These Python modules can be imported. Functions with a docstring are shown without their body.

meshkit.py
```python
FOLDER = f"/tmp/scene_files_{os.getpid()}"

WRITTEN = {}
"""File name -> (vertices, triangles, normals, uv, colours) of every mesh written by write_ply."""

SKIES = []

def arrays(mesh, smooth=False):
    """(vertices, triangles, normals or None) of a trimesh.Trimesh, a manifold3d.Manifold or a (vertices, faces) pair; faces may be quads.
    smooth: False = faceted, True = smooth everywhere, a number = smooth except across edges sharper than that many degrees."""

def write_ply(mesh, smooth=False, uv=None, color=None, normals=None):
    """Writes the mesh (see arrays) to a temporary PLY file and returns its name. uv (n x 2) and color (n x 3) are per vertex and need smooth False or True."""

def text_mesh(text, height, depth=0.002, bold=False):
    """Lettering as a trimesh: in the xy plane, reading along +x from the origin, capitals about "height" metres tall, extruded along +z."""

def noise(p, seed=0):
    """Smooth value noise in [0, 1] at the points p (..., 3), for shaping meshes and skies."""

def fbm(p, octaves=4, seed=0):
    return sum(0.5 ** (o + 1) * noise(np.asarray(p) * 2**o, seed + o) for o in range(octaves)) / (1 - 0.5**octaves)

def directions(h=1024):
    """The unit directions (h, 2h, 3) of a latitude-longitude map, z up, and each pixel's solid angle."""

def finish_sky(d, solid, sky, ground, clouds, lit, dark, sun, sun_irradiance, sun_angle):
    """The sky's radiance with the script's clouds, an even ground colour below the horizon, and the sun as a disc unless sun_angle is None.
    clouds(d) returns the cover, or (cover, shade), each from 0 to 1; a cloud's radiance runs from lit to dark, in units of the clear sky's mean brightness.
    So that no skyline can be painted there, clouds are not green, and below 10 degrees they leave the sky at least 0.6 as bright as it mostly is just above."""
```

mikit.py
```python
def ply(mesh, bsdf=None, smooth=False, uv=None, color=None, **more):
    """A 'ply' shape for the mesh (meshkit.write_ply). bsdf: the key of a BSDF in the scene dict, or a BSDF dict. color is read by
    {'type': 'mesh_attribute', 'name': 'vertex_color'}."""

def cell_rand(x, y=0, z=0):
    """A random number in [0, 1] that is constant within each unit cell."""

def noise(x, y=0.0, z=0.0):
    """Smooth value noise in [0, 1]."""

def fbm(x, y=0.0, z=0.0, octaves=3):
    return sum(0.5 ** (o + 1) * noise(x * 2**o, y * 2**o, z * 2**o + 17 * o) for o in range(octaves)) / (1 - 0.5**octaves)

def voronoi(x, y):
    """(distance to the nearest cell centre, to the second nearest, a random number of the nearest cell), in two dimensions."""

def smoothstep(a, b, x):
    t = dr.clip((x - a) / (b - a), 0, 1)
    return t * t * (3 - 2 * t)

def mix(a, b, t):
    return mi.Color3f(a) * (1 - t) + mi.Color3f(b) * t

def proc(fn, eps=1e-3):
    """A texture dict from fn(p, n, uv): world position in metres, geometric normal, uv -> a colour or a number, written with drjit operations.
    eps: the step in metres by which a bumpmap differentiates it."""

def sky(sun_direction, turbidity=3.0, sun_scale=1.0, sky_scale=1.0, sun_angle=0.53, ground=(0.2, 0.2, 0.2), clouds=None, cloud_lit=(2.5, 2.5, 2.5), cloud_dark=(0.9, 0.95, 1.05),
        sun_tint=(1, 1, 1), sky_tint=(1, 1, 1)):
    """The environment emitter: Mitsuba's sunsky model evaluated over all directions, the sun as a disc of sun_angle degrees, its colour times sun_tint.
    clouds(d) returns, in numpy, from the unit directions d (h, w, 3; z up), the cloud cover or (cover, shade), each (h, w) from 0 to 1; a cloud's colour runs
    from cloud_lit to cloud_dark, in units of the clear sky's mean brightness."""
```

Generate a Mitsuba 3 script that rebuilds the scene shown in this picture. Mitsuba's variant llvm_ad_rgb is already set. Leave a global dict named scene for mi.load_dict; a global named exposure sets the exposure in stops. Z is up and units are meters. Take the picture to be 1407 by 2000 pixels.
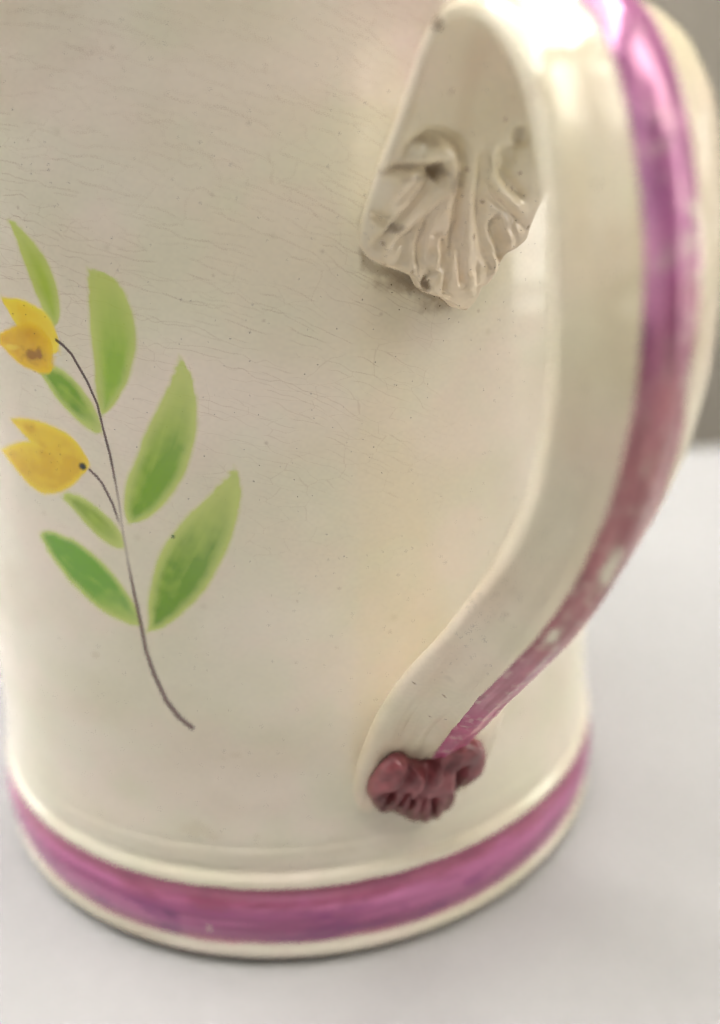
import numpy as np, trimesh, mitsuba as mi, drjit as dr, mikit, meshkit
from mikit import proc, noise, fbm, voronoi, smoothstep, mix, cell_rand
from scipy.interpolate import CubicSpline, PchipInterpolator
from scipy.ndimage import gaussian_filter1d, gaussian_filter
from scipy.spatial import cKDTree

T = mi.ScalarTransform4f
scene, labels = {}, {}
MM = 0.001

# ------------------------------------------------------------------ camera
PITCH, ROLL = np.radians(20.0042), np.radians(-2.0)
CAM = np.array([10.248, -122.684, 84.736]) * MM
FW = np.array([0, np.cos(PITCH), -np.sin(PITCH)])
_r = np.array([1.0, 0, 0]); _u = np.cross(_r, FW)
UP = -np.sin(ROLL) * _r + np.cos(ROLL) * _u
scene['camera'] = {
    'type': 'thinlens', 'fov_axis': 'x', 'fov': float(2 * np.degrees(np.arctan(703.5 / 1700.0))),
    'aperture_radius': 0.0017, 'focus_distance': 0.0815, 'near_clip': 0.005, 'far_clip': 20.0,
    'to_world': T().look_at(origin=CAM.tolist(), target=(CAM + FW).tolist(), up=UP.tolist())}
exposure = 0.30


# ------------------------------------------------------------------ lamps (all well away from the frame)
def lamp_panel(name, centre, target, w, h, rgb, label):
    """A soft box: an emitting rounded sheet in a shallow dark tray, facing its target."""
    scene[name + '__diffuser'] = {'type': 'rectangle', 'to_world': T().look_at(origin=centre, target=target, up=[0.02, 0.1, 1]) @ T().scale([w / 2, h / 2, 1]),
                                  'bsdf': {'type': 'diffuse', 'reflectance': {'type': 'rgb', 'value': [.7, .7, .7]}},
                                  'emitter': {'type': 'area', 'radiance': {'type': 'rgb', 'value': list(rgb)}}}
    labels[name] = {'label': label, 'category': 'lamp'}


lamp_panel('ceiling_lamp', [-0.06, 0.0, 0.95], [0, 0, 0.09], 0.62, 0.80, (3.2, 3.14, 3.0), 'large soft lamp hanging above the jug, out of frame')
# bright tubes added round the diffuser's rim to draw loop-shaped highlights on the handle
_m = T().look_at(origin=[-0.06, 0.0, 0.95], target=[0, 0, 0.09], up=[0.02, 0.1, 1])
for i, (x0, y0, x1, y1) in enumerate([(-.30, -.39, .30, -.39), (.30, -.39, .30, .39), (.30, .39, -.30, .39), (-.30, .39, -.30, -.39)]):
    scene['ceiling_lamp__added_tube' + ('' if i == 0 else f'_{i:03d}')] = {'type': 'cylinder', 'p0': [x0, y0, 0.03], 'p1': [x1, y1, 0.03], 'radius': 0.016, 'to_world': _m,
                                                                   'emitter': {'type': 'area', 'radiance': {'type': 'rgb', 'value': [27.0, 26.3, 25.0]}}}
lamp_panel('window_lamp', [-1.05, 0.45, 0.43], [0, 0, 0.06], 0.8, 1.0, (3.2, 3.2, 3.2), 'tall soft lamp standing behind the table on the left, out of frame')
lamp_panel('side_lamp', [0.66, -0.24, 0.84], [0, 0, 0.06], 0.45, 0.45, (5.4, 5.1, 4.3), 'square warm soft lamp hanging high to the right of the jug, out of frame')
lamp_panel('strip_lamp', [1.08, 0.02, 0.26], [0, 0, 0.08], 0.30, 0.66, (3.4, 3.25, 3.0), 'narrow soft lamp standing low to the right of the table, out of frame')
lamp_panel('front_fill', [-0.10, -0.85, 0.60], [0, 0, 0.05], 0.7, 0.6, (0.30, 0.29, 0.27), 'fill lamp added in front of the table to brighten the jug, out of frame')  # frontal fill, added to brighten the side towards the camera
scene['ambient_fill'] = {'type': 'constant', 'radiance': {'type': 'rgb', 'value': [0.07, 0.066, 0.06]}}  # dim even ambient added from every side, no fixture behind it

# ------------------------------------------------------------------ materials
R = 43.5                                     # body radius, mm

# brush strokes: base point and tip point (a, z) on the unrolled wall in mm, then the two edges (width, power at base, power at tip)
BRUSH = {
    'L1': ((-18.43, 73.98), (-22.08, 83.71), (1.52, 0.57, 0.74), (-0.53, 0.76, 2.20)),
    'L2': ((-14.25, 65.85), (-13.64, 79.43), (2.44, 0.77, 0.49), (-0.30, 0.45, 1.20)),
    'L3': ((-12.89, 54.99), (-5.66, 71.42), (2.52, 0.68, 0.72), (-1.19, 0.59, 1.58)),
    'L4': ((-12.61, 42.84), (-1.57, 60.89), (2.13, 0.69, 0.65), (-5.08, 1.38, 1.73)),
    'L5': ((-14.68, 64.22), (-21.26, 69.72), (1.24, 0.68, 0.47), (-0.62, 0.46, 1.00)),
    'L6': ((-13.87, 52.16), (-20.99, 56.90), (1.02, 0.56, 0.49), (-0.85, 0.64, 1.49)),
    'L7': ((-12.94, 43.46), (-25.15, 52.18), (2.55, 0.86, 0.73), (-1.30, 0.65, 0.72)),
    'F1a': ((-18.19, 72.07), (-24.80, 76.57), (1.81, 0.72, 1.16), (-0.95, 0.45, 0.9)),
    'F1b': ((-19.2, 70.6), (-26.77, 72.74), (1.56, 0.36, 0.90), (-0.75, 0.35, 0.67)),
    'F2a': ((-16.60, 60.85), (-26.76, 64.45), (1.90, 0.77, 1.17), (-1.5, 0.45, 1.3)),
    'F2b': ((-16.9, 60.5), (-29.42, 60.82), (1.33, 0.60, 1.00), (-4.16, 1.04, 1.14)),
}
# centre lines of the two stems (a, z) in mm, from the flower down
STEM1 = [(-18.35, 72.84), (-17.54, 72.29), (-16.78, 71.54), (-15.46, 69.02), (-14.67, 66.83), (-14.38, 64.34), (-14.02, 61.8), (-13.84, 59.21), (-13.74, 57.09), (-13.75, 53.83),
         (-13.6, 49.94), (-13.4, 47.1), (-13.1, 43.62), (-12.92, 40.63), (-12.28, 37.64), (-11.25, 34.65), (-9.98, 32.77), (-8.65, 31.62)]
STEM2 = [(-16.65, 60.16), (-15.96, 59.58), (-15.36, 58.83), (-14.49, 56.76), (-13.85, 53.9)]


def unroll(p):
    """(a, z) in mm on the jug's wall: distance round it from the front, and height."""
    return dr.atan2(p.x, -p.y) * R, p.z * 1000.0


def stroke_frame(k, a, z):
    (bx, bz), (tx, tz), er, el = BRUSH[k]
    ln = float(np.hypot(tx - bx, tz - bz))
    ax, az = (tx - bx) / ln, (tz - bz) / ln
    s = ((a - bx) * ax + (z - bz) * az) / ln
    t = (a - bx) * az - (z - bz) * ax
    sc, s1 = dr.clip(s, 1e-3, 0.999), 1 - dr.clip(s, 1e-3, 0.999)
    hi = er[0] * 4 * dr.power(sc, er[1]) * dr.power(s1, er[2])
    lo = el[0] * 4 * dr.power(sc, el[1]) * dr.power(s1, el[2])
    d = dr.minimum(hi - t, t - lo) + 0.10                         # mm inside the edge
    d = dr.minimum(d, dr.minimum(s + 0.01, 1.0 - s) * ln * 0.8)
    return s, t, d, hi, lo


def seg_distance(a, z, pts):
    """(distance, fraction along) to a polyline."""
    best, at, n = mi.Float(1e3), mi.Float(0), len(pts) - 1
    for i in range(n):
        (x0, y0), (x1, y1) = pts[i], pts[i + 1]
        dx, dy = x1 - x0, y1 - y0
        h = dr.clip(((a - x0) * dx + (z - y0) * dy) / (dx * dx + dy * dy), 0, 1)
        d = dr.sqrt(dr.square(a - x0 - h * dx) + dr.square(z - y0 - h * dy))
        at = dr.select(d < best, (i + h) / n, at)
        best = dr.minimum(best, d)
    return best, at


CREAM = (0.655, 0.590, 0.490)


def glaze_ground(x, y, z):
    """Cream lead glaze: faint clouding of tint; pin holes and specks. Coordinates in mm."""
    n1, n2 = fbm(x * 0.09 + 3, y * 0.09, z * 0.09, 3), fbm(x * 0.16 + 31, y * 0.16 + 7, z * 0.16, 3)
    c = mi.Color3f(*CREAM)
    c = c * mix((0.95, 0.965, 0.93), (1.03, 1.02, 1.05), smoothstep(0.3, 0.7, n1))
    c = c * mix((1.0, 0.985, 0.975), (0.975, 1.0, 0.97), smoothstep(0.35, 0.65, n2))
    c = c * (0.975 + 0.05 * noise(x * 3.1, y * 3.1, z * 3.1))
    return c


def specks(u, v, cell, keep, size, soft=0.5, seed=0.0):
    """Sparse round specks in two dimensions: 0..1."""
    gx, gy = u / cell + seed, v / cell + seed * 1.7
    ix, iy = dr.floor(gx), dr.floor(gy)
    r0, r1, r2, r3 = (cell_rand(ix, iy, 11 + k + seed) for k in range(4))
    px, py = 0.25 + 0.5 * r0, 0.25 + 0.5 * r1
    d = dr.sqrt(dr.square(gx - ix - px) + dr.square((gy - iy - py) * (0.8 + 0.5 * r3))) * cell
    rad = size * (0.45 + 0.9 * r3 * r3)
    return dr.select(r2 < keep, smoothstep(rad, rad * soft, d), 0.0)


def blob(a, z, ca, cz, ra, rz, wob=0.35, f=1.4):
    d = dr.sqrt(dr.square((a - ca) / ra) + dr.square((z - cz) / rz)) + wob * (fbm(a * f, z * f, 3.0, 3) - 0.5) * 2
    return smoothstep(1.15, 0.35, d)


def body_colour(p, n, uv):
    a, z = unroll(p)
    c = glaze_ground(p.x * 1000, p.y * 1000, z)
    # crazing: long wandering hairlines round the upper wall, dipping to the right
    wa = a + 3 * (fbm(a * 0.12, z * 0.12, 2.0, 2) - 0.5)
    for k, (sp, sl, amt) in enumerate(((1.35, 0.09, 0.25), (2.2, 0.14, 0.20), (0.95, 0.05, 0.14))):
        v = z + sl * a + 0.0062 * dr.square(a + 22) + 2.4 * (fbm(wa * 0.085 + 9 * k, z * 0.10 + 5 * k, 1.0 + k, 3) - 0.5) + 0.55 * (noise(a * 0.9 + k, z * 0.55) - 0.5)
        row = dr.floor(v / sp + 0.5)
        off = dr.abs(v - (row + (cell_rand(row, k, 7) - 0.5) * 0.5) * sp)
        seg = smoothstep(0.48, 0.66, noise(a * 0.34 + 13 * row, row * 3.7 + k)) * (0.4 + 0.6 * noise(a * 1.3, row * 1.9, 5.0))
        high = smoothstep(50, 76, z + 0.18 * a) * smoothstep(21, 13, a)
        line = smoothstep(0.07, 0.01, off) * seg * high
        c = c * (1 - line * amt * mi.Color3f(0.8, 1.0, 1.15))
    f1_, f2_, _w = voronoi(a * 0.30 + 0.5 * fbm(a * 0.5, z * 0.5, 1.0, 2), z * 0.62 + 0.13 * a + 0.8 * fbm(a * 0.4, z * 0.4, 5.0, 2))
    net = smoothstep(0.035, 0.0, f2_ - f1_) * smoothstep(0.35, 0.6, noise(a * 0.3, z * 0.3, 31.0)) * smoothstep(35, 60, z) * smoothstep(24, 16, a)
    c = c * (1 - 0.11 * net * mi.Color3f(0.8, 1.0, 1.15))
    c = c * (1 - 0.09 * smoothstep(0.48, 0.75, fbm(a * 0.055 + 4, z * 0.07, 7.0, 4)) * mi.Color3f(0.8, 1.0, 1.2))
    # pin holes and kiln specks
    s1 = specks(a, z, 1.7, 0.24, 0.085, seed=1) + specks(a + 0.7, z, 2.8, 0.30, 0.14, 0.3, seed=2) * 0.8
    c = mix(c, (0.10, 0.075, 0.05), dr.clip(s1, 0, 1) * 0.72)
    c = mix(c, (0.40, 0.33, 0.24), specks(a, z, 5.5, 0.22, 0.36, 0.0, seed=3) * 0.55)
    c = mix(c, (0.48, 0.42, 0.31), specks(a, z, 9.0, 0.25, 0.8, 0.0, seed=5) * 0.35)
    # grime and painted-in shade under the sprig at the handle's root, and old stains low on the wall
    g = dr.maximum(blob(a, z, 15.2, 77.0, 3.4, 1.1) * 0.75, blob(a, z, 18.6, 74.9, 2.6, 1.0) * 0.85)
    g = dr.maximum(g, blob(a, z, 11.5, 80.5, 0.28, 3.0, 0.4) * 0.4)  # thin shade line left of the sprig, put into the colour
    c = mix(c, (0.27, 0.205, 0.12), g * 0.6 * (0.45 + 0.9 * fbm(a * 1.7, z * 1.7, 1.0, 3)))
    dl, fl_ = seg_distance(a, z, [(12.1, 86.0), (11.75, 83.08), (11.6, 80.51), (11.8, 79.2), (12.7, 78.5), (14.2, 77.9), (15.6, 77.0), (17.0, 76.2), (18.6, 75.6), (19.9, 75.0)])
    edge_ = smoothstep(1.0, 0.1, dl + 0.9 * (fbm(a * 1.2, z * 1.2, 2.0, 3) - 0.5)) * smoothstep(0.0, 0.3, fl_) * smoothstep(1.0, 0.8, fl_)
    c = mix(c, (0.20, 0.15, 0.09), edge_ * 0.6)  # contact shade along the sprig's left and lower edge, painted in
    c = mix(c, (0.08, 0.055, 0.035), specks(a, z, 0.75, 0.30, 0.12, seed=7) * dr.clip(g * 1.4, 0, 1) * 0.8)
    st = blob(a, z, -9.0, 18.3, 2.6, 1.3, 0.5, 0.8) * 0.30 + blob(a, z, 6.0, 16.0, 4.5, 1.2, 0.5, 0.5) * 0.18 + blob(a, z, -19.5, 38.9, 0.8, 0.6) * 0.3 + blob(a, z, -4.0, 28.4, 0.9, 0.5) * 0.22 + blob(a, z, 12.9, 22.2, 3.2, 1.5) * 0.35
    c = mix(c, (0.45, 0.37, 0.25), st)
    # enamel painting
    hz = 0.42 * (fbm(a * 0.55, z * 0.55, 4.0, 4) - 0.5)
    for k in ('L1', 'L2', 'L3', 'L4', 'L5', 'L6', 'L7'):
        s, t, d, hi, lo = stroke_frame(k, a, z)
        d = d + hz + 0.3 * (noise(a * 2.6, z * 2.6, 8.0) - 0.5) * smoothstep(0.7, 1.0, s)
        cov = smoothstep(-0.28, 0.34, d)
        thick = smoothstep(0.0, 1.5, d) * smoothstep(1.05, 0.25, s)
        if k in ('L7', 'L5', 'L6'):
            thick = smoothstep(0.0, 1.1, d) * smoothstep(-0.25, 0.5, s)
        pool = smoothstep(-0.35, 0.75, (t - lo) / dr.maximum(hi - lo, 0.1)) if k in ('L3', 'L4', 'L7', 'L2') else mi.Float(0.6)
        den = dr.clip(thick * (0.45 + 0.75 * pool) * (0.75 + 0.5 * fbm(a * 0.7, z * 0.7, 6.0, 3)) * (0.7 + 0.6 * fbm(t * 1.6, s * 2.5, 3.0, 3)) * (0.82 + 0.36 * noise(a * 1.1, z * 1.1, 21.0)), 0, 1)
        rich = {'L7': (0.125, 0.31, 0.02), 'L5': (0.15, 0.30, 0.018), 'L4': (0.125, 0.27, 0.008), 'L3': (0.155, 0.31, 0.012), 'L6': (0.22, 0.34, 0.035), 'L2': (0.23, 0.39, 0.03), 'L1': (0.30, 0.42, 0.04)}[k]
        halo = (0.50, 0.50, 0.17)
        col = mix((0.41, 0.50, 0.075), rich, den)
        col = mix(halo, col, smoothstep(-0.1, 0.3, d))
        c = mix(c, col, cov * (0.80 + 0.2 * thick))
    mot = fbm(a * 0.42, z * 0.42, 9.0, 3)
    for ks in (('F1a',), ('F2b', 'F2a'), ('F1b',)):
        d = stroke_frame(ks[0], a, z)[2]
        for k in ks[1:]:
            d = dr.maximum(d, stroke_frame(k, a, z)[2])
        d = d + hz * 1.3
        cov = smoothstep(-0.25, 0.3, d)
        den = dr.clip(smoothstep(-0.1, 1.2, d) * (0.5 + 0.6 * smoothstep(0.3, 0.7, mot)), 0, 1)
        lo_, hi_ = {'F1a': ((0.74, 0.59, 0.045), (0.70, 0.47, 0.008)), 'F2b': ((0.74, 0.56, 0.03), (0.62, 0.38, 0.003)), 'F1b': ((0.68, 0.45, 0.008), (0.55, 0.27, 0.002))}[ks[0]]
        col = mix(lo_, hi_, den)
        if ks[0] == 'F1b':
            col = mix(col, (0.20, 0.065, 0.004), blob(a, z, -21.6, 71.2, 1.7, 0.9, 0.5) * 0.8)
            col = mix(col, (0.72, 0.56, 0.06), blob(a, z, -24.6, 71.9, 1.2, 0.35, 0.3) * 0.6)
        c = mix(c, col, cov * 0.97)
    yel = dr.maximum(stroke_frame('F1a', a, z)[2], dr.maximum(stroke_frame('F2a', a, z)[2], stroke_frame('F2b', a, z)[2]))
    c = mix(c, (0.16, 0.07, 0.01), specks(a, z, 0.85, 0.25, 0.13, 0.2, seed=9) * smoothstep(0.1, 0.5, yel) * 0.75)
    d1, f1 = seg_distance(a, z, STEM1)
    d2, f2 = seg_distance(a, z, STEM2)
    w1 = 0.15 + 0.16 * smoothstep(0.5, 0.95, f1) + 0.03 * (noise(z * 1.1, 2.0) - 0.5)
    k1 = smoothstep(w1 + 0.08, w1 - 0.10, d1) * (1 - 0.6 * smoothstep(0.36, 0.5, f1) * smoothstep(0.62, 0.56, f1))
    k2 = smoothstep(0.24, 0.06, d2) * smoothstep(1.0, 0.8, f2)
    tint = mix((0.026, 0.010, 0.010), (0.085, 0.032, 0.034), smoothstep(0.1, 0.9, f1 * 0.7 + 0.5 * noise(a * 2, z * 2)))
    c = mix(c, tint, dr.maximum(k1, k2) * 0.9)
    c = mix(c, (0.012, 0.018, 0.008), smoothstep(0.52, 0.2, dr.sqrt(dr.square((a + 17.45) / 1.2) + dr.square(z - 60.45))))
    c = mix(c, (0.03, 0.075, 0.03), smoothstep(0.30, 0.08, dr.sqrt(dr.square(a + 8.31) + dr.square(z - 53.7))) * 0.85)
    return c


def handle_colour(p, n, uv):
    """The same glaze on the handle; uv = (mm along the handle, mm across it)."""
    x, y, z = p.x * 1000, p.y * 1000, p.z * 1000
    s, b = uv.x, uv.y
    c = glaze_ground(x + 50, y, z) * mi.Color3f(1.0, 0.965, 0.91)
    c = c * (1 - 0.10 * smoothstep(0.42, 0.75, fbm(s * 0.12, b * 0.35, 9.0, 3)) * mi.Color3f(0.7, 1.0, 1.3))
    c = mix(c, (0.10, 0.07, 0.045), specks(s, b, 1.9, 0.30, 0.10, seed=12) * 0.7)
    c = mix(c, (0.30, 0.21, 0.13), specks(s, b, 2.9, 0.36, 0.36, 0.1, seed=13) * 0.8)
    c = mix(c, (0.42, 0.35, 0.25), specks(s, b, 5.0, 0.28, 0.75, 0.0, seed=15) * 0.35)
    # peppering along the inner arris of the lower handle, and grime on the leaf
    pep = smoothstep(66, 71, s) * smoothstep(88, 80, s) * smoothstep(2.5, 5.0, -b)
    c = mix(c, (0.07, 0.05, 0.03), specks(s, b, 0.62, 0.30, 0.11, seed=17) * pep * 0.8)
    leaf = smoothstep(19, 14, s)
    c = mix(c, (0.10, 0.065, 0.035), specks(s, b, 0.8, 0.26, 0.10, seed=18) * leaf * 0.75)
    for cs, cb, rs, rb, k in ((15.3, -4.1, .9, 1.0, .8), (15.8, -6.6, .35, 2.2, .55), (17.9, -5.6, .35, 1.4, .4), (10.6, 3.3, 1.3, .5, .35), (18.2, 3.1, .9, .6, .35), (5.6, -2.9, 1.0, .45, .8), (26.3, -7.8, .55, .9, 1.0), (2.6, -1.3, .8, .8, .55), (10.6, -6.8, .6, 1.1, .7), (14.6, -2.0, 1.0, 1.0, .5), (14.9, -5.5, .35, 2.2, .35), (3.0, -5.5, .7, 1.0, .3)):
        c = mix(c, (0.17, 0.115, 0.065), blob(s, b, cs, cb, rs, rb, 0.45, 1.5) * k)
    # brown grime caught in the leaf's cut lines, patchy
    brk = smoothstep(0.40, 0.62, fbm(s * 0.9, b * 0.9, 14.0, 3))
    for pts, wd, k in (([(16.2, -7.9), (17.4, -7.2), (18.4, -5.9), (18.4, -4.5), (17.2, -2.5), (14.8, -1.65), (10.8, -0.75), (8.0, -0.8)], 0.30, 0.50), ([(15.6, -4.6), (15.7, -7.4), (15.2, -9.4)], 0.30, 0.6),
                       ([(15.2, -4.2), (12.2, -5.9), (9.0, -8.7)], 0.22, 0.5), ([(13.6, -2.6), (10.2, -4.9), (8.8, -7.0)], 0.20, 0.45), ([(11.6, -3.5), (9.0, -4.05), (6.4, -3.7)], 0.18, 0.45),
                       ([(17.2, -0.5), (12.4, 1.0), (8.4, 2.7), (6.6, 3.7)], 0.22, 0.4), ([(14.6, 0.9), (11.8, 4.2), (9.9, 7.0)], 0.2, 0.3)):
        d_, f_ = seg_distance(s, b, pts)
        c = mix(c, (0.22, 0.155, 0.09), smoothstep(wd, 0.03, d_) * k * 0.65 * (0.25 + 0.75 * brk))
    return c


def lustre_common(s, b, x, y, z):
    m = fbm(s * 0.35, b * 0.6, 3.0, 4)
    streak = fbm(s * 0.12, b * 2.2, 5.0, 3)
    return m, streak


def stripe_colour(p, n, uv):
    s, b = uv.x, uv.y
    m, st = lustre_common(s, b, 0, 0, 0)
    mauve = mix((0.35, 0.10, 0.24), (0.50, 0.20, 0.36), smoothstep(0.3, 0.7, st))
    rose = mix((0.24, 0.07, 0.082), (0.35, 0.135, 0.145), smoothstep(0.3, 0.72, st))
    lilac = mix((0.33, 0.12, 0.16), (0.44, 0.20, 0.25), smoothstep(0.3, 0.7, st))
    c = mix(mauve, rose, smoothstep(46, 62, s + 10 * (m - 0.5)))
    c = mix(c, lilac, smoothstep(76, 82, s + 4 * (m - 0.5)))
    c = mix(c, (0.36, 0.075, 0.16), smoothstep(88, 93, s))
    c = c * (0.78 + 0.44 * fbm(s * 0.5, b * 1.1, 8.0, 3))
    dark = blob(s, b, 45.5, -1.6, 5.0, 1.1, 0.5, 0.6) * 0.45 + blob(s, b, 53.5, -2.4, 1.8, 0.5, 0.4, 1.0) * 0.8
    c = mix(c, (0.14, 0.02, 0.12), dark)
    # worn through to the cream glaze
    cream = glaze_ground(p.x * 1000 + 50, p.y * 1000, p.z * 1000)
    w = smoothstep(0.56, 0.70, fbm(s * 0.9, b * 1.6, 2.0, 4)) * smoothstep(42, 48, s) * smoothstep(62, 55, s) * smoothstep(-0.5, 1.8, b) * 0.75
    w = dr.maximum(w, smoothstep(2.75, 3.2, b - 3.2 * smoothstep(52, 66, s) + 0.9 * (fbm(s * 1.1, b, 4.0, 3) - 0.5)) * smoothstep(44, 49, s) * 0.9)
    w = dr.maximum(w, blob(s, b, 68.9, -0.6, 2.0, 1.0, 0.5, 1.2) * 0.95)
    w = dr.maximum(w, blob(s, b, 76.0, -2.0, 1.7, 0.6, 0.5, 1.3) * 0.9)
    w = dr.maximum(w, blob(s, b, 80.8, -0.7, 2.3, 0.45, 0.5, 1.3) * 0.6)
    w = dr.maximum(w, smoothstep(0.52, 0.80, fbm(s * 1.2, b * 1.5, 12.0, 4)) * 0.28)
    c = mix(c, cream, w)
    c = mix(c, (0.06, 0.02, 0.02), specks(s, b, 1.3, 0.22, 0.10, seed=22) * 0.7)
    return c


def band_colour(p, n, uv):
    a, z = unroll(p)
    st = fbm(a * 0.05, z * 0.9, 5.0, 4)
    m = fbm(a * 0.22, z * 0.6, 2.0, 4)
    mauve = mix((0.27, 0.062, 0.16), (0.42, 0.125, 0.27), smoothstep(0.3, 0.7, st))
    c = mix(mauve, (0.19, 0.03, 0.15), smoothstep(0.52, 0.72, m) * 0.6)
    c = mix(c, (0.26, 0.055, 0.07), smoothstep(7.9, 9.8, z + 3.0 * (m - 0.5)) * 0.55)
    c = mix(c, (0.50, 0.20, 0.24), smoothstep(4.6, 3.2, z + 1.6 * (m - 0.5)) * 0.75)
    c = mix(c, (0.12, 0.02, 0.10), blob(a, z, -13.2, 6.8, 1.0, 0.6) * 0.6)
    cream = glaze_ground(p.x * 1000, p.y * 1000, z)
    w = blob(a, z, -8.6, 5.6, 0.35, 0.75, 0.3) * 0.6
    edge = dr.minimum(z - 3.2, 11.4 - z) + 0.55 * (fbm(a * 0.3, z * 0.3, 6.0, 3) - 0.5)
    w = dr.maximum(w, smoothstep(0.35, -0.1, edge))
    return mix(c, cream, w)


def terminal_colour(p, n, uv):
    x, y, z = p.x * 1000, p.y * 1000, p.z * 1000
    m = fbm(x * 0.5, y * 0.5, z * 0.5, 3)
    c = mix((0.11, 0.022, 0.026), (0.22, 0.06, 0.068), smoothstep(0.3, 0.7, m))
    # lustre ran down before firing and pooled, thick and dark, along the lower lip of the leaf
    c = mix(c, (0.085, 0.012, 0.012), smoothstep(0.45, 0.88, uv.x + 0.3 * (m - 0.5)) * smoothstep(0.15, 0.55, uv.y) * 0.92)
    c = mix(c, (0.62, 0.50, 0.42), blob(uv.x, uv.y, 9.0, 9.0, 0.1, 0.1))
    return c


def ceramic(fn, rough, coat=0.6, metallic=0.0, spec=0.5):
    return {'type': 'principled', 'base_color': proc(fn), 'roughness': rough, 'specular': spec, 'clearcoat': coat, 'clearcoat_gloss': 0.93, 'metallic': metallic}


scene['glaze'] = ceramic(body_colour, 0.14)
scene['handle_glaze'] = ceramic(handle_colour, 0.10, 0.8)
scene['stripe_lustre'] = ceramic(stripe_colour, 0.15, 0.9, 0.25)
scene['band_lustre'] = ceramic(band_colour, 0.2, 0.8, 0.12)
scene['terminal_lustre'] = ceramic(terminal_colour, 0.30, 0.4, 0.0, 0.42)


def table_colour(p, n, uv):
    x, y = p.x * 1000, p.y * 1000
    m = fbm(x * 0.012, y * 0.012, 1.0, 3)
    return mix((0.325, 0.322, 0.322), (0.35, 0.344, 0.346), m) * (0.99 + 0.02 * noise(x * 0.6, y * 0.6))


def wall_colour(p, n, uv):
    return mix((0.40, 0.36, 0.30), (0.45, 0.41, 0.35), fbm(p.x * 6, p.y * 6, p.z * 6, 4))


scene['table_paint'] = {'type': 'principled', 'base_color': proc(table_colour), 'roughness': 0.42, 'specular': 0.45}
scene['wall_paint'] = {'type': 'twosided', 'bsdf': {'type': 'diffuse', 'reflectance': proc(wall_colour)}}

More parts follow.
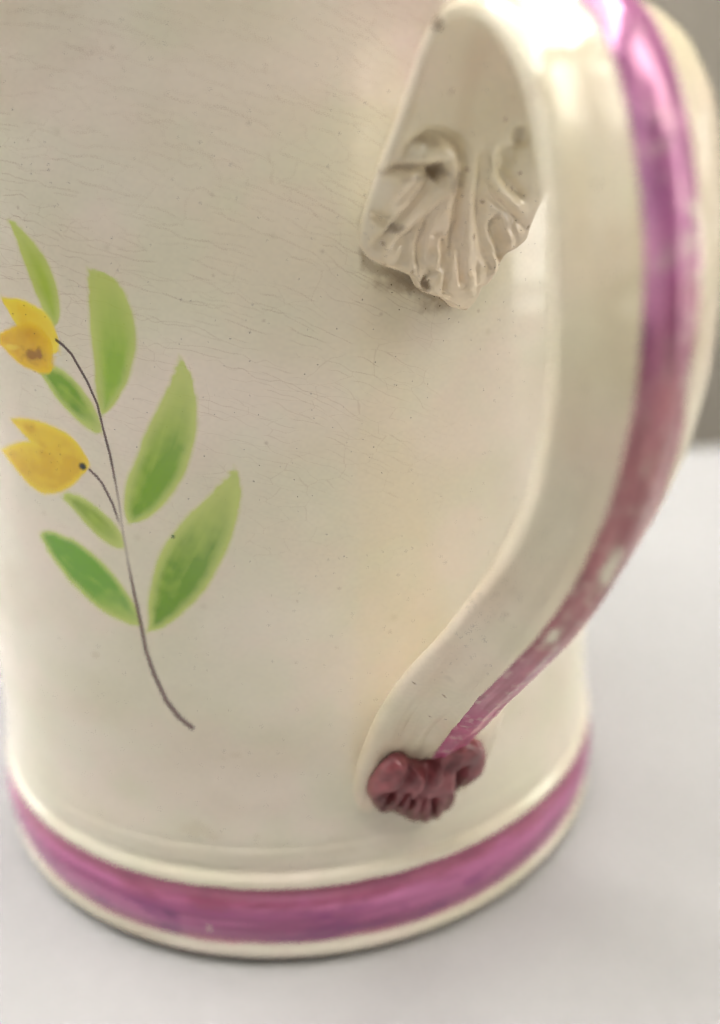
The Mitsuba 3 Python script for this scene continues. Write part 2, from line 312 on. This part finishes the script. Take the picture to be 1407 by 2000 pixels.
# ------------------------------------------------------------------ setting
_q = np.linspace(0, np.pi / 2, 14)
_sec = [(-0.80, -0.03), (-0.80, 0.0)] + [(0.159 + 0.016 * np.sin(t), -0.016 + 0.016 * np.cos(t)) for t in _q] + [(0.175, -0.03)]      # rounded far edge
_n = len(_sec)
_tv = np.array([(x, y, z) for x in (-0.75, 0.75) for y, z in _sec])
_tf = [(i, (i + 1) % _n, _n + (i + 1) % _n) for i in range(_n)] + [(i, _n + (i + 1) % _n, _n + i) for i in range(_n)] + [(0, i + 1, i) for i in range(1, _n - 1)] + [(_n, _n + i, _n + i + 1) for i in range(1, _n - 1)]
tt = trimesh.Trimesh(_tv, np.array(_tf), process=False)
if tt.volume < 0:
    tt.invert()
scene['table_top'] = mikit.ply(tt, 'table_paint', smooth=25)
labels['table_top'] = {'label': 'plain white table top under the jug', 'kind': 'structure'}
wl = trimesh.creation.box([5.0, 0.05, 3.0])
wl.apply_translation([0.0, 1.25, 0.5])
scene['wall'] = mikit.ply(wl, 'wall_paint')
labels['wall'] = {'label': 'grey-brown wall far behind the white table', 'kind': 'structure'}

# ------------------------------------------------------------------ helpers
JUG = 'jug'
labels[JUG] = {'label': 'cream glazed pottery jug with pink lustre bands and a painted yellow flower sprig', 'category': 'jug'}


def grid_faces(nr, nc, wrap):
    i, j = np.meshgrid(np.arange(nr - 1), np.arange(nc if wrap else nc - 1), indexing='ij')
    j2 = (j + 1) % nc
    a, b, c, d = i * nc + j, i * nc + j2, (i + 1) * nc + j2, (i + 1) * nc + j
    return np.stack([np.stack([a, b, c], -1), np.stack([a, c, d], -1)], 2).reshape(-1, 3)


def vertex_normals(v, f):
    n, fn = np.zeros_like(v), np.cross(v[f[:, 1]] - v[f[:, 0]], v[f[:, 2]] - v[f[:, 0]])
    for k in range(3):
        np.add.at(n, f[:, k], fn)
    return n / np.maximum(np.linalg.norm(n, axis=1, keepdims=True), 1e-12)


def put(key, v, f, n, bsdf, uv=None):
    """One mesh with given normals (so that parts cut from one surface meet without a seam); v in mm."""
    used = np.unique(f)
    m = np.full(len(v), -1); m[used] = np.arange(len(used))
    path = meshkit.write_ply((v[used] * MM, m[f]), True, None if uv is None else uv[used], None, normals=n[used])
    scene[key] = {'type': 'ply', 'filename': path, 'face_normals': False, 'bsdf': {'type': 'ref', 'id': bsdf}}


def polar(ang, rad, z):
    """ang: radians from the front, to the right; mm."""
    return np.stack([rad * np.sin(ang), -rad * np.cos(ang), z + 0 * ang], -1)


# ------------------------------------------------------------------ handle: one swept surface, cut into its parts
#HANDLE-BEGIN
HK = np.array([(46.1, 71.5), (46.2, 76.0), (47.2, 81.2), (51.0, 89.2), (55.2, 95.5), (61.8, 93.7), (67.7, 83.8), (69.4, 73.0), (67.8, 64.8), (63.5, 56.9), (54.9, 46.1), (49.0, 38.4), (45.6, 32.0), (43.9, 27.0), (42.0, 22.0), (40.6, 18.0)])
_t = np.concatenate([[0], np.cumsum(np.hypot(*np.diff(HK, axis=0).T))])
_cs = CubicSpline(_t, HK)
_f = _cs(np.linspace(0, _t[-1], 4000))
_al = np.concatenate([[0], np.cumsum(np.hypot(*np.diff(_f, axis=0).T))])
LEN = _al[-1]
SS = np.concatenate([np.arange(0, 26, 0.2), np.arange(26, LEN, 0.27)])
CUR = np.stack([np.interp(SS, _al, _f[:, k]) for k in (0, 1)], -1)
_d = np.gradient(CUR, SS, axis=0)
_d = gaussian_filter1d(_d, 3, axis=0, mode='nearest'); _d /= np.linalg.norm(_d, axis=1, keepdims=True)
NRM = np.stack([-_d[:, 1], _d[:, 0]], -1)                       # away from the loop's inside
W = PchipInterpolator([0, 10, 22, 38, 55, 68, 84, 92, 100, 106, 109.5, 114, 118, 121], [9.0, 8.8, 8.0, 7.45, 6.7, 6.25, 6.7, 7.3, 7.7, 8.2, 8.6, 8.2, 6.8, 5.5])(SS)
WR = PchipInterpolator([0, 36, 48, 55, 70, 83, 94, 112], [2.2, 3.05, 3.45, 3.15, 2.7, 2.35, 2.2, 1.8])(SS)
HH = PchipInterpolator([0, 12, 22, 38, 62, 74, 94, 102, 110, 116], [4.0, 4.6, 4.2, 3.2, 4.1, 5.3, 5.7, 5.0, 3.3, 2.6])(SS)
PHI = np.radians(21.84 + (24.87 - 21.84) * (CUR[:, 1] - 22) / 55)


def handle_point(i, b, h):
    """Points at ring(s) i, b mm across, h mm out from the inner face."""
    er = np.stack([np.sin(PHI[i]), -np.cos(PHI[i]), 0 * PHI[i]], -1)
    eb = np.stack([np.cos(PHI[i]), np.sin(PHI[i]), 0 * PHI[i]], -1)
    rr, zz = CUR[i, 0][..., None] + h * NRM[i, 0][..., None], CUR[i, 1][..., None] + h * NRM[i, 1][..., None]
    return rr[..., None] * er[..., None, :] + b[..., None] * eb[..., None, :] + zz[..., None] * np.array([0, 0, 1.0])
#HANDLE-END

LEAF_END = 21.0
BL = PchipInterpolator([2.95, 3.1, 3.8, 4.1, 4.4, 4.8, 5.3, 6.1, 6.6, 7.1, 7.6, 8.2, 9.2, 11.2, 14, 18, 22, 26], [1.35, 1.1, -0.1, -0.7, -1.5, -2.7, -3.35, -3.9, -4.8, -6.2, -7.5, -8.5, -9.2, -9.4, -9.3, -8.75, -8.1, -7.85])
BR = PchipInterpolator([2.95, 3.2, 3.8, 4.6, 4.9, 5.2, 6.0, 7.0, 7.8, 8.2, 9.0, 11, 14, 18, 22, 26], [1.5, 2.0, 2.75, 3.2, 3.3, 4.1, 4.7, 5.3, 5.9, 7.0, 7.9, 8.0, 8.3, 8.2, 8.0, 7.85])
keep = SS >= 3.0
SR = SS[keep]; RI = np.nonzero(keep)[0]
w_l = np.where(SR < 26, -BL(np.minimum(SR, 26)), W[keep]); w_r = np.where(SR < 26, BR(np.minimum(SR, 26)), W[keep])
w_l = np.where((SR > 20) & (SR < 30), gaussian_filter1d(w_l, 8), w_l); w_r = np.where((SR > 20) & (SR < 30), gaussian_filter1d(w_r, 8), w_r)
mid = (w_r - w_l) / 2
half = (w_r + w_l) / 2
rib = np.minimum(WR[keep], 0.33 * half); ribc = mid * np.clip((26 - SR) / 8, 0, 1) + PchipInterpolator([0, 30, 36, 48, 55, 63, 70, 83, 94, 102, 122], [0, 0, 0.25, 0.4, 0.0, -0.4, -0.75, -0.65, -0.45, 0, 0])(SR)
hh = HH[keep]; te = 1.5 + 0.2 * np.sin(SR * 0.21) + 0.9 * np.clip((SR - 98) / 10, 0, 1)
seg_n = (130, 12, 36, 6, 44, 6, 36, 12)
keys = np.stack([np.stack([w_r, 0 * te], -1), np.stack([-w_l, 0 * te], -1), np.stack([-w_l, te], -1), np.stack([ribc - rib - 0.12, hh - 0.38], -1), np.stack([ribc - rib, hh], -1),
                 np.stack([ribc + rib, hh], -1), np.stack([ribc + rib + 0.12, hh - 0.38], -1), np.stack([w_r, te], -1)], 1)
cols = []
for k, nseg in enumerate(seg_n):
    u = np.arange(nseg) / nseg
    cols.append(keys[:, k][:, None, :] * (1 - u)[None, :, None] + keys[:, (k + 1) % 8][:, None, :] * u[None, :, None])
sec = np.concatenate(cols, 1)
NC = sec.shape[1]
starts = np.concatenate([[0], np.cumsum(seg_n)])
# crown of the rib, slight hollow of the inner face, slight belly of the flanks
jr = np.arange(starts[4], starts[5]); q = (np.arange(seg_n[4]) / seg_n[4] * 2 - 1)
sec[:, jr, 1] += 0.75 * (1 - q ** 2)[None] * np.clip(rib / 2.5, 0, 1)[:, None]
q = np.arange(seg_n[0]) / seg_n[0] * 2 - 1
sec[:, :seg_n[0], 1] += (1 - np.abs(q) ** 2.2)[None] * PchipInterpolator([0, 16.0, 22, 28, 34, 42, 125], [0, 0, 0.55, 1.5, 1.5, 0.6, 0.4])(SR)[:, None]
for k in (2, 6):
    q = np.arange(seg_n[k]) / seg_n[k] * 2 - 1
    sec[:, starts[k]:starts[k + 1], 1] += ((-0.42 if k == 2 else 0.28) * (1 - q ** 2))[None] * (np.clip((SR - 38) / 14, 0, 1) if k == 2 else np.clip((SR - 14) / 10, 0, 1))[:, None]
wide = gaussian_filter1d(sec, 4.5, axis=1, mode='wrap'); tight = gaussian_filter1d(sec, 1.6, axis=1, mode='wrap')
soft = np.zeros(NC)                                             # soft arrises everywhere except at the step of the rib
soft[:starts[2] + 12] = 1; soft[starts[7] - 12:] = 1
soft = gaussian_filter1d(soft, 4, mode='wrap')[None, :, None]
sec = wide * soft + tight * (1 - soft)
sb_, hb_ = sec[..., 0], sec[..., 1].copy()
sgrid = np.repeat(SR[:, None], NC, 1)


def polyline_distance(s, b, pts):
    best = np.full(s.shape, 1e9); at = np.zeros(s.shape)
    for k in range(max(len(pts) - 1, 1)):
        (x0, y0), (x1, y1) = pts[k], pts[min(k + 1, len(pts) - 1)]
        dx, dy = x1 - x0, y1 - y0
        t = np.clip(((s - x0) * dx + (b - y0) * dy) / max(dx * dx + dy * dy, 1e-9), 0, 1)
        d = np.hypot(s - x0 - t * dx, b - y0 - t * dy)
        at = np.where(d < best, (k + t) / max(len(pts) - 1, 1), at); best = np.minimum(best, d)
    return best, at


# acanthus leaf: modelled strokes (s, b) mm, height mm, half width mm; the ends of a stroke fade
RELIEF = [
    # broad rounded forms
    ([(16.4, -7.0), (17.1, -6.0), (17.3, -4.8), (16.8, -3.5), (15.6, -2.75), (14.2, -2.5), (12.6, -2.9), (11.4, -3.6)], 0.62, 0.7), ([(13.8, -7.4)], 0.45, 1.4), ([(17.6, -1.4), (15.6, -0.9), (13.4, -0.4), (10.0, 0.45), (6.0, 1.3)], 0.26, 0.9),
    ([(16.8, 0.6), (15.2, 0.9), (14.2, 1.8), (12.8, 4.0), (11.0, 6.4)], 0.50, 0.62), ([(8.7, -2.35), (6.9, -2.0)], 0.42, 0.5), ([(10.5, -9.2), (10.9, -7.4)], 0.40, 0.5), ([(8.8, -7.4)], 0.25, 0.9), ([(7.4, -4.7)], 0.25, 0.7),
    ([(8.8, 3.2), (7.2, 4.1), (5.8, 4.2)], 0.40, 0.5), ([(9.4, 5.6)], 0.35, 0.9), ([(6.4, 1.8), (4.2, 1.9)], 0.30, 0.7), ([(15.6, 5.0)], 0.3, 1.3), ([(5.2, -2.2)], 0.2, 0.6),
    # cut lines between them
    ([(16.2, -7.9), (17.4, -7.2), (18.4, -5.9), (18.4, -4.5), (17.9, -3.3), (17.2, -2.5), (16.2, -1.95), (14.8, -1.65), (12.6, -1.15), (10.8, -0.75), (8.6, -0.7), (7.4, -0.9)], -0.78, 0.34),
    ([(15.9, -4.7), (15.3, -3.9), (14.8, -4.2)], -1.5, 0.62), ([(15.6, -4.6), (15.8, -6.4), (15.6, -8.2), (15.2, -9.6)], -1.0, 0.32), ([(15.2, -4.2), (14.2, -4.8), (12.2, -5.9), (10.8, -6.9), (9.0, -8.7)], -0.62, 0.27),
    ([(15.0, -5.4), (14.2, -6.2), (13.0, -7.6)], -0.36, 0.25), ([(13.6, -2.6), (11.6, -3.7), (10.2, -4.9), (8.8, -7.0)], -0.58, 0.25), ([(11.6, -3.5), (10.2, -3.95), (9.0, -4.05), (6.4, -3.7)], -0.58, 0.24), ([(9.8, -5.2), (7.2, -5.8)], -0.38, 0.24),
    ([(17.4, -0.5), (16.4, -0.15), (14.4, 0.4), (12.4, 1.0), (10.2, 1.75), (8.4, 2.7), (6.4, 3.75)], -0.52, 0.34), ([(14.6, 0.9), (13.6, 1.6), (12.8, 2.6), (11.8, 4.2), (9.7, 7.2)], -0.50, 0.27), ([(16.7, 2.0)], -0.55, 0.6),
    ([(15.8, 1.8), (14.4, 3.2), (12.8, 5.7)], -0.60, 0.33), ([(11.2, 3.0), (10.2, 3.4), (9.2, 4.0), (6.4, 5.4)], -0.75, 0.40), ([(19.0, 2.6), (17.4, 3.4)], -0.5, 0.5), ([(10.0, -2.5), (9.6, -2.5)], -0.65, 0.34), ([(9.6, -1.75), (8.4, -1.35), (6.6, -1.55)], -0.62, 0.26),
    ([(12.1, -9.5), (11.3, -7.4)], -0.95, 0.28), ([(6.9, -2.1), (5.2, -3.2)], -0.95, 0.30), ([(6.6, -0.9), (4.2, -1.0)], -0.42, 0.2), ([(9.0, -0.1), (7.6, 0.4), (5.0, 1.0)], -0.50, 0.24), ([(7.4, 2.2), (4.4, 2.5)], -0.25, 0.22), ([(10.6, 4.9), (8.2, 6.6)], -0.3, 0.25),
    ([(26.3, -7.8)], -0.4, 0.6),
]
inner = np.zeros(NC); inner[4:seg_n[0] - 2] = 1
inner = gaussian_filter1d(inner, 3, mode='wrap')
rel = np.zeros_like(hb_)
use = np.ix_(SR < 32, inner > 0.01)
su, bu = sgrid[use], sb_[use]
racc = np.zeros_like(su)
wob = 0.25 * (meshkit.fbm(np.stack([su * 0.8, bu * 0.8, 0 * su], -1), 3, 3) - 0.5)
for pts, amp, hw in RELIEF:
    d, at = polyline_distance(su, bu + wob, pts)
    endf = 1.0 if len(pts) == 1 else np.clip(np.minimum(at, 1 - at) * 6 + 0.12, 0, 1)
    amp = 1.3 * amp if amp > 0 else 1.3 * amp if amp > -0.8 else 0.95 * amp
    racc += amp * endf * np.exp(-(d / hw) ** 2 * 0.6)
rel[use] = gaussian_filter(racc, (0.7, 1.1))
hb_ = hb_ - rel * inner[None] * np.clip((SR - 3.0) / 0.8, 0.2, 1)[:, None]
ridge_ = meshkit.fbm(np.stack([sgrid * 0.035, sb_ * 0.75, 0 * hb_], -1), 3, 21) - 0.5
bmp = meshkit.fbm(np.stack([sgrid * 0.35, sb_ * 0.35, hb_ * 0.35], -1), 3, 8) - 0.5
HV = np.empty((len(SR), NC, 3))
HV[:] = handle_point(RI, sb_, hb_)
# the hand-made strap wanders a little; its leaf follows the curve of the wall
leafy = np.clip((14 - SR) / 8, 0, 1)[:, None]
hn = NRM[RI]
er = np.stack([np.sin(PHI[RI]), -np.cos(PHI[RI]), 0 * PHI[RI]], -1)
HV += (bmp * 0.22 + ridge_ * 0.8 * np.clip((SR - 30) / 12, 0, 1)[:, None])[..., None] * (er * hn[:, :1] + np.array([0, 0, 1.0]) * hn[:, 1:])[:, None, :]
HV -= (leafy * (sb_ ** 2) / (2 * 46))[..., None] * er[:, None, :]
hv = HV.reshape(-1, 3)
hf = grid_faces(len(SR), NC, True)
tip0 = len(hv); hv = np.vstack([hv, HV[0].mean(0), HV[-1].mean(0)])
j = np.arange(NC); last = (len(SR) - 1) * NC
hf = np.vstack([hf, np.stack([0 * j + tip0, (j + 1) % NC, j], -1), np.stack([0 * j + tip0 + 1, last + j, last + (j + 1) % NC], -1)])
# orientation: outward
cen = HV[200].mean(0); k0 = hf[200 * NC * 2]
if np.dot(np.cross(hv[k0[1]] - hv[k0[0]], hv[k0[2]] - hv[k0[0]]), hv[k0[0]] - cen) < 0:
    hf = hf[:, ::-1]
hn_v = vertex_normals(hv, hf)
huv = np.vstack([np.stack([sgrid, sb_], -1).reshape(-1, 2), [[3.0, 1.4]], [[LEN, 0]]])
fr = np.repeat(np.repeat(np.arange(len(SR) - 1), NC), 2); fc = np.repeat(np.tile(np.arange(NC), len(SR) - 1), 2)
fr = np.concatenate([fr, np.zeros(NC, int), np.full(NC, len(SR) - 2)]); fc = np.concatenate([fc, j, j])
is_leaf = SR[fr] < LEAF_END
spread = np.interp(SR, [50, 58, 66, 92, 100], [2, 8, 30, 30, 10])[fr]
is_rib = (~is_leaf) & (fc >= starts[4] - 2) & (fc < starts[5] + spread)

# ------------------------------------------------------------------ jug: wall, foot, bands
PROFILE = [(38.0, 2.5), (39.6, 1.4), (40.4, 0.15), (41.2, 0.0), (42.2, 0.06), (43.6, 0.6), (44.6, 1.1), (45.05, 1.8), (45.0, 2.5), (44.7, 3.0), (44.72, 3.5), (44.95, 4.4), (45.22, 5.8), (45.25, 7.2), (44.95, 8.6), (44.5, 9.8), (44.4, 10.5), (44.6, 11.0),
           (44.75, 11.5), (44.68, 12.1), (44.35, 12.6), (44.08, 12.95), (44.0, 13.2), (44.06, 13.5), (44.15, 13.9), (44.12, 15.0), (44.04, 15.9), (43.9, 16.4), (43.92, 16.9), (43.78, 18.5), (43.6, 21), (43.5, 25), (43.5, 40), (43.5, 60), (43.5, 80), (43.5, 100), (43.6, 108), (44.0, 113), (44.2, 115.6)]
pr = np.array(PROFILE); pt_ = np.concatenate([[0], np.cumsum(np.hypot(*np.diff(pr, axis=0).T))])
pc = PchipInterpolator(pt_, pr)
tt_ = np.concatenate([np.arange(0, 24, 0.12), np.arange(24, pt_[-1], 0.33), [pt_[-1]]])
prof = pc(tt_)
prof = np.stack([gaussian_filter1d(prof[:, 0], 1.4, mode='nearest'), prof[:, 1]], -1)
lip = np.array([(44.0, 116.6), (43.3, 117.2), (42.4, 117.3), (41.5, 116.8), (40.9, 115.6), (40.6, 112), (40.4, 100), (40.2, 60), (40.0, 20), (39.0, 13), (35, 10), (20, 9), (0.01, 9)])
base = np.array([(0.01, 2.6), (20, 2.6), (36, 2.6)])
prof = np.vstack([base, prof, lip])
ang = np.cumsum(np.concatenate([np.full(420, 1.0), np.full(420, 0.28), np.full(420, 1.0)])); ang = (ang - ang[0]) / ang[-1] * 2 * np.pi
ang = ang - ang[630] + np.radians(22)
def wall_radius(a, r, z):
    """The thrown wall is not perfectly round: slight waves and turning lines."""
    p = np.stack([np.sin(a) * 1.1, np.cos(a) * 1.1, z * 0.022], -1)
    return r + 0.35 * (meshkit.fbm(p, 3, 4) - 0.5) + 0.035 * (meshkit.noise(np.stack([z * 0.55, 0 * z, np.sin(a)], -1), 6) - 0.5)


AA, PP = np.meshgrid(ang, np.arange(len(prof)))
BRAD, BZ = prof[PP, 0], prof[PP, 1]
outer = (PP >= 3) & (PP < len(prof) - len(lip))
BRAD = np.where(outer, wall_radius(AA, BRAD, BZ), BRAD)
# glaze and slip fill the angle where the handle springs from the wall
ht = cKDTree(HV.reshape(-1, 3)[::3])
cand = outer & (np.abs(np.degrees(AA) - 23) < 26) & (BZ > 15) & (BZ < 112)
cp = polar(AA[cand], BRAD[cand], BZ[cand])
dd, _ = ht.query(cp, distance_upper_bound=8)
up_ = np.clip((cp[:, 2] - 82) / 10, 0, 1)
wid, hgt = 0.35 + 5.0 * up_, 0.08 + 2.2 * up_
BRAD[cand] += np.where(dd < wid, hgt * np.clip(1 - dd / wid, 0, 1) ** 2, 0)
bv = polar(AA, BRAD, BZ).reshape(-1, 3)
bf = grid_faces(len(prof), len(ang), True)
if np.dot(np.cross(bv[bf[300000, 1]] - bv[bf[300000, 0]], bv[bf[300000, 2]] - bv[bf[300000, 0]]), bv[bf[300000, 0]] * [1, 1, 0]) < 0:
    bf = bf[:, ::-1]
bn = vertex_normals(bv, bf)
fz = bv[bf].mean(1)[:, 2]; frow = bf.min(1) // len(ang)
wall_rows = (frow >= 3) & (frow < len(prof) - len(lip) - 1)
is_band = wall_rows & (fz > 2.9) & (fz < 11.7) & (np.hypot(*bv[bf].mean(1)[:, :2].T) > 44)
is_foot = (~is_band) & (frow < len(prof) - len(lip)) & (fz < 13.3)
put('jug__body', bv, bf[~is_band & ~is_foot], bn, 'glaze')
put('jug__foot', bv, bf[is_foot], bn, 'glaze')
put('jug__foot__lustre_band', bv, bf[is_band], bn, 'band_lustre')
labels['jug__foot__lustre_band'] = {'label': 'mauve pink lustre band round the foot'}
put('jug__handle', hv, hf[~is_leaf & ~is_rib], hn_v, 'handle_glaze', huv)
put('jug__handle__acanthus_leaf', hv, hf[is_leaf], hn_v, 'handle_glaze', huv)
labels['jug__handle__acanthus_leaf'] = {'label': 'moulded cream acanthus leaf at the root of the handle'}
put('jug__handle__lustre_stripe', hv, hf[is_rib], hn_v, 'stripe_lustre', huv)
labels['jug__handle__lustre_stripe'] = {'label': 'worn pink lustre stripe along the ridge of the handle'}

# ------------------------------------------------------------------ leaf-shaped terminal at the lower end of the handle
OUT = np.array([(-5.46, 30.09), (-4.17, 29.86), (-3.27, 28.9), (-1.94, 28.69), (-1.38, 29.5), (0.12, 30.8), (1.84, 31.47), (2.98, 30.77), (4.96, 28.72), (6.09, 26.49), (6.25, 25.02), (5.08, 22.87), (3.7, 20.46), (2.54, 17.88), (1.13, 16.85),
                (-0.79, 17.14), (-2.76, 18.38), (-3.94, 19.79), (-4.69, 20.16), (-6.3, 21.0), (-7.28, 23.15), (-7.69, 24.7), (-7.19, 27.04), (-6.39, 29.01)])
TC = np.array([-0.9, 24.4])
oa = np.unwrap(np.arctan2(OUT[:, 1] - TC[1], OUT[:, 0] - TC[0])); orad = np.hypot(*(OUT - TC).T)
if oa[-1] < oa[0]:
    oa, orad = oa[::-1], orad[::-1]
th = np.linspace(0, 2 * np.pi, 260, endpoint=False)
oc = PchipInterpolator(np.concatenate([oa - 2 * np.pi, oa, oa + 2 * np.pi]), np.tile(orad, 3))
rr_ = np.concatenate([np.linspace(0.001, 0.9, 70), 1 - 0.1 * (1 - np.linspace(0, 1, 26)[1:]) ** 1.6])
RRm, THm = np.meshgrid(rr_, th, indexing='ij')
ORm = oc(THm % (2 * np.pi))
tb, tz = TC[0] + RRm * ORm * np.cos(THm), TC[1] + RRm * ORm * np.sin(THm)
dome = 3.2 * (1 - RRm ** 5) ** 0.5
fl = np.zeros_like(dome)
for pts, amp, hw in [([(-3.7, 29.4), (-4.1, 27.6), (-5.3, 25.2), (-5.8, 22.4), (-5.0, 20.4)], -1.5, 0.5), ([(-2.1, 28.8), (-2.1, 26.5), (-2.5, 24.5)], -0.8, 0.4), ([(-2.9, 28.8), (-3.1, 26.0)], 0.4, 0.5),
                     ([(1.9, 26.7), (2.2, 24.6), (3.4, 21.4)], -2.3, 0.62), ([(0.5, 29.3), (-0.4, 27.8)], -0.8, 0.5), ([(-1.1, 28.8), (-1.5, 26.4)], 0.6, 0.5), ([(3.4, 29.2)], 0.5, 1.0), ([(4.6, 27.6), (4.4, 25.2)], 0.3, 0.7),
                     ([(-6.4, 25.4), (-7.2, 23.2)], -0.8, 0.33), ([(-3.9, 25.2), (-4.6, 22.6), (-4.3, 19.8)], -1.5, 0.30), ([(-3.2, 24.0), (-3.3, 21.6), (-2.9, 18.6)], -1.5, 0.30), ([(-1.9, 23.6), (-1.8, 21.0), (-1.2, 17.6)], -0.9, 0.33),
                     ([(-0.8, 23.4), (-0.3, 21.0), (0.5, 17.4)], -1.5, 0.30), ([(0.6, 23.6), (1.4, 20.4), (1.8, 17.8)], -0.7, 0.33), ([(-5.6, 25.8), (-6.9, 24.2)], -0.9, 0.3), ([(-5.4, 24.4), (-6.3, 21.6)], -1.2, 0.3), ([(-6.0, 27.6), (-7.4, 26.2)], -0.7, 0.3), ([(-5.0, 27.4)], 0.4, 0.8), ([(0.4, 25.0), (0.6, 22.6)], 0.6, 1.1)]:
    d, at = polyline_distance(tb, tz, pts)
    fl += amp * np.exp(-(d / hw) ** 2 * 0.8)
edge_ = np.interp(tz, [16.5, 19, 30], [42.9, 43.6, 48.0])
th_h = np.maximum(dome + fl * (1 - RRm ** 6), -0.2)
ta = np.radians(21.8) + tb / 47.0
TV = polar(ta, edge_ + th_h, tz).reshape(-1, 3)
tf = grid_faces(len(rr_), len(th), True)
if np.dot(np.cross(TV[tf[9000, 1]] - TV[tf[9000, 0]], TV[tf[9000, 2]] - TV[tf[9000, 0]]), TV[tf[9000, 0]] * [1, 1, 0]) < 0:
    tf = tf[:, ::-1]
put('jug__handle__leaf_terminal', TV, tf, vertex_normals(TV, tf), 'terminal_lustre', np.stack([RRm, 1 - np.clip((tz - 18) / 9, 0, 1)], -1).reshape(-1, 2))
labels['jug__handle__leaf_terminal'] = {'label': 'brick pink lustred leaf where the handle meets the wall'}


# ------------------------------------------------------------------ the painted sprig: enamel laid on the wall, one part for each brush stroke
def on_wall(a_mm, z, lift=0.06):
    a = a_mm / R
    return polar(a, wall_radius(a, np.full_like(z, R), z) + lift, z)


def put_paint(key, A, Z, nr, nc, lift, label=None):
    v = on_wall(A, Z, lift).reshape(-1, 3)
    f = grid_faces(nr, nc, False)
    if np.dot(np.cross(v[f[0, 1]] - v[f[0, 0]], v[f[0, 2]] - v[f[0, 0]]), v[f[0, 0]] * [1, 1, 0]) < 0:
        f = f[:, ::-1]
    nn = np.stack([v[:, 0], v[:, 1], 0 * v[:, 0]], -1); nn /= np.linalg.norm(nn, axis=1, keepdims=True)
    put(key, v, f, vertex_normals(v, f) * 0.0 + nn, 'glaze')
    if label:
        labels[key] = {'label': label}


def stroke_mesh(k):
    (bx, bz), (tx, tz_), er, el = BRUSH[k]
    ln = np.hypot(tx - bx, tz_ - bz); ax, az = (tx - bx) / ln, (tz_ - bz) / ln
    s = np.linspace(0, 1, 50)[:, None]; v = np.linspace(0, 1, 16)[None]
    sc = np.clip(s, 0.004, 0.996)
    hi = er[0] * 4 * sc ** er[1] * (1 - sc) ** er[2] + 0.12; lo = el[0] * 4 * sc ** el[1] * (1 - sc) ** el[2] - 0.12
    t = lo + (hi - lo) * v; s = s * (1.02) - 0.01
    return bx + s * ln * ax + t * az, bz + s * ln * az - t * ax


for i, k in enumerate(('L1', 'L2', 'L3', 'L4', 'L5', 'L6', 'L7')):
    A, Z = stroke_mesh(k)
    put_paint('jug__body__painted_leaf' + ('' if i == 0 else f'_{i:03d}'), A, Z, 50, 16, 0.012 + 0.001 * i)
for i, ks in enumerate((('F1a', 'F1b'), ('F2a', 'F2b'))):
    for m_, k in enumerate(ks):
        A, Z = stroke_mesh(k)
        n_ = 2 * i + m_
        put_paint('jug__body__painted_petal' + ('' if n_ == 0 else f'_{n_:03d}'), A, Z, 50, 16, 0.022 + 0.001 * n_, 'darker orange brown petal of the upper flower' if k == 'F1b' else None)
for i, (st_, w0, w1) in enumerate(((STEM1, 0.2, 0.34), (STEM2, 0.24, 0.24))):
    P_ = np.array(st_); tl = np.linspace(0, 1, len(P_))
    C_ = CubicSpline(tl, P_)(np.linspace(0, 1, 90)); D_ = np.gradient(C_, axis=0); D_ /= np.linalg.norm(D_, axis=1, keepdims=True)
    wv = np.linspace(-1, 1, 5)[None] * np.linspace(w0, w1, 90)[:, None]
    put_paint('jug__body__painted_stem' + ('' if i == 0 else f'_{i:03d}'), C_[:, :1] + D_[:, 1:] * wv, C_[:, 1:] - D_[:, :1] * wv, 90, 5, 0.030 + 0.002 * i)
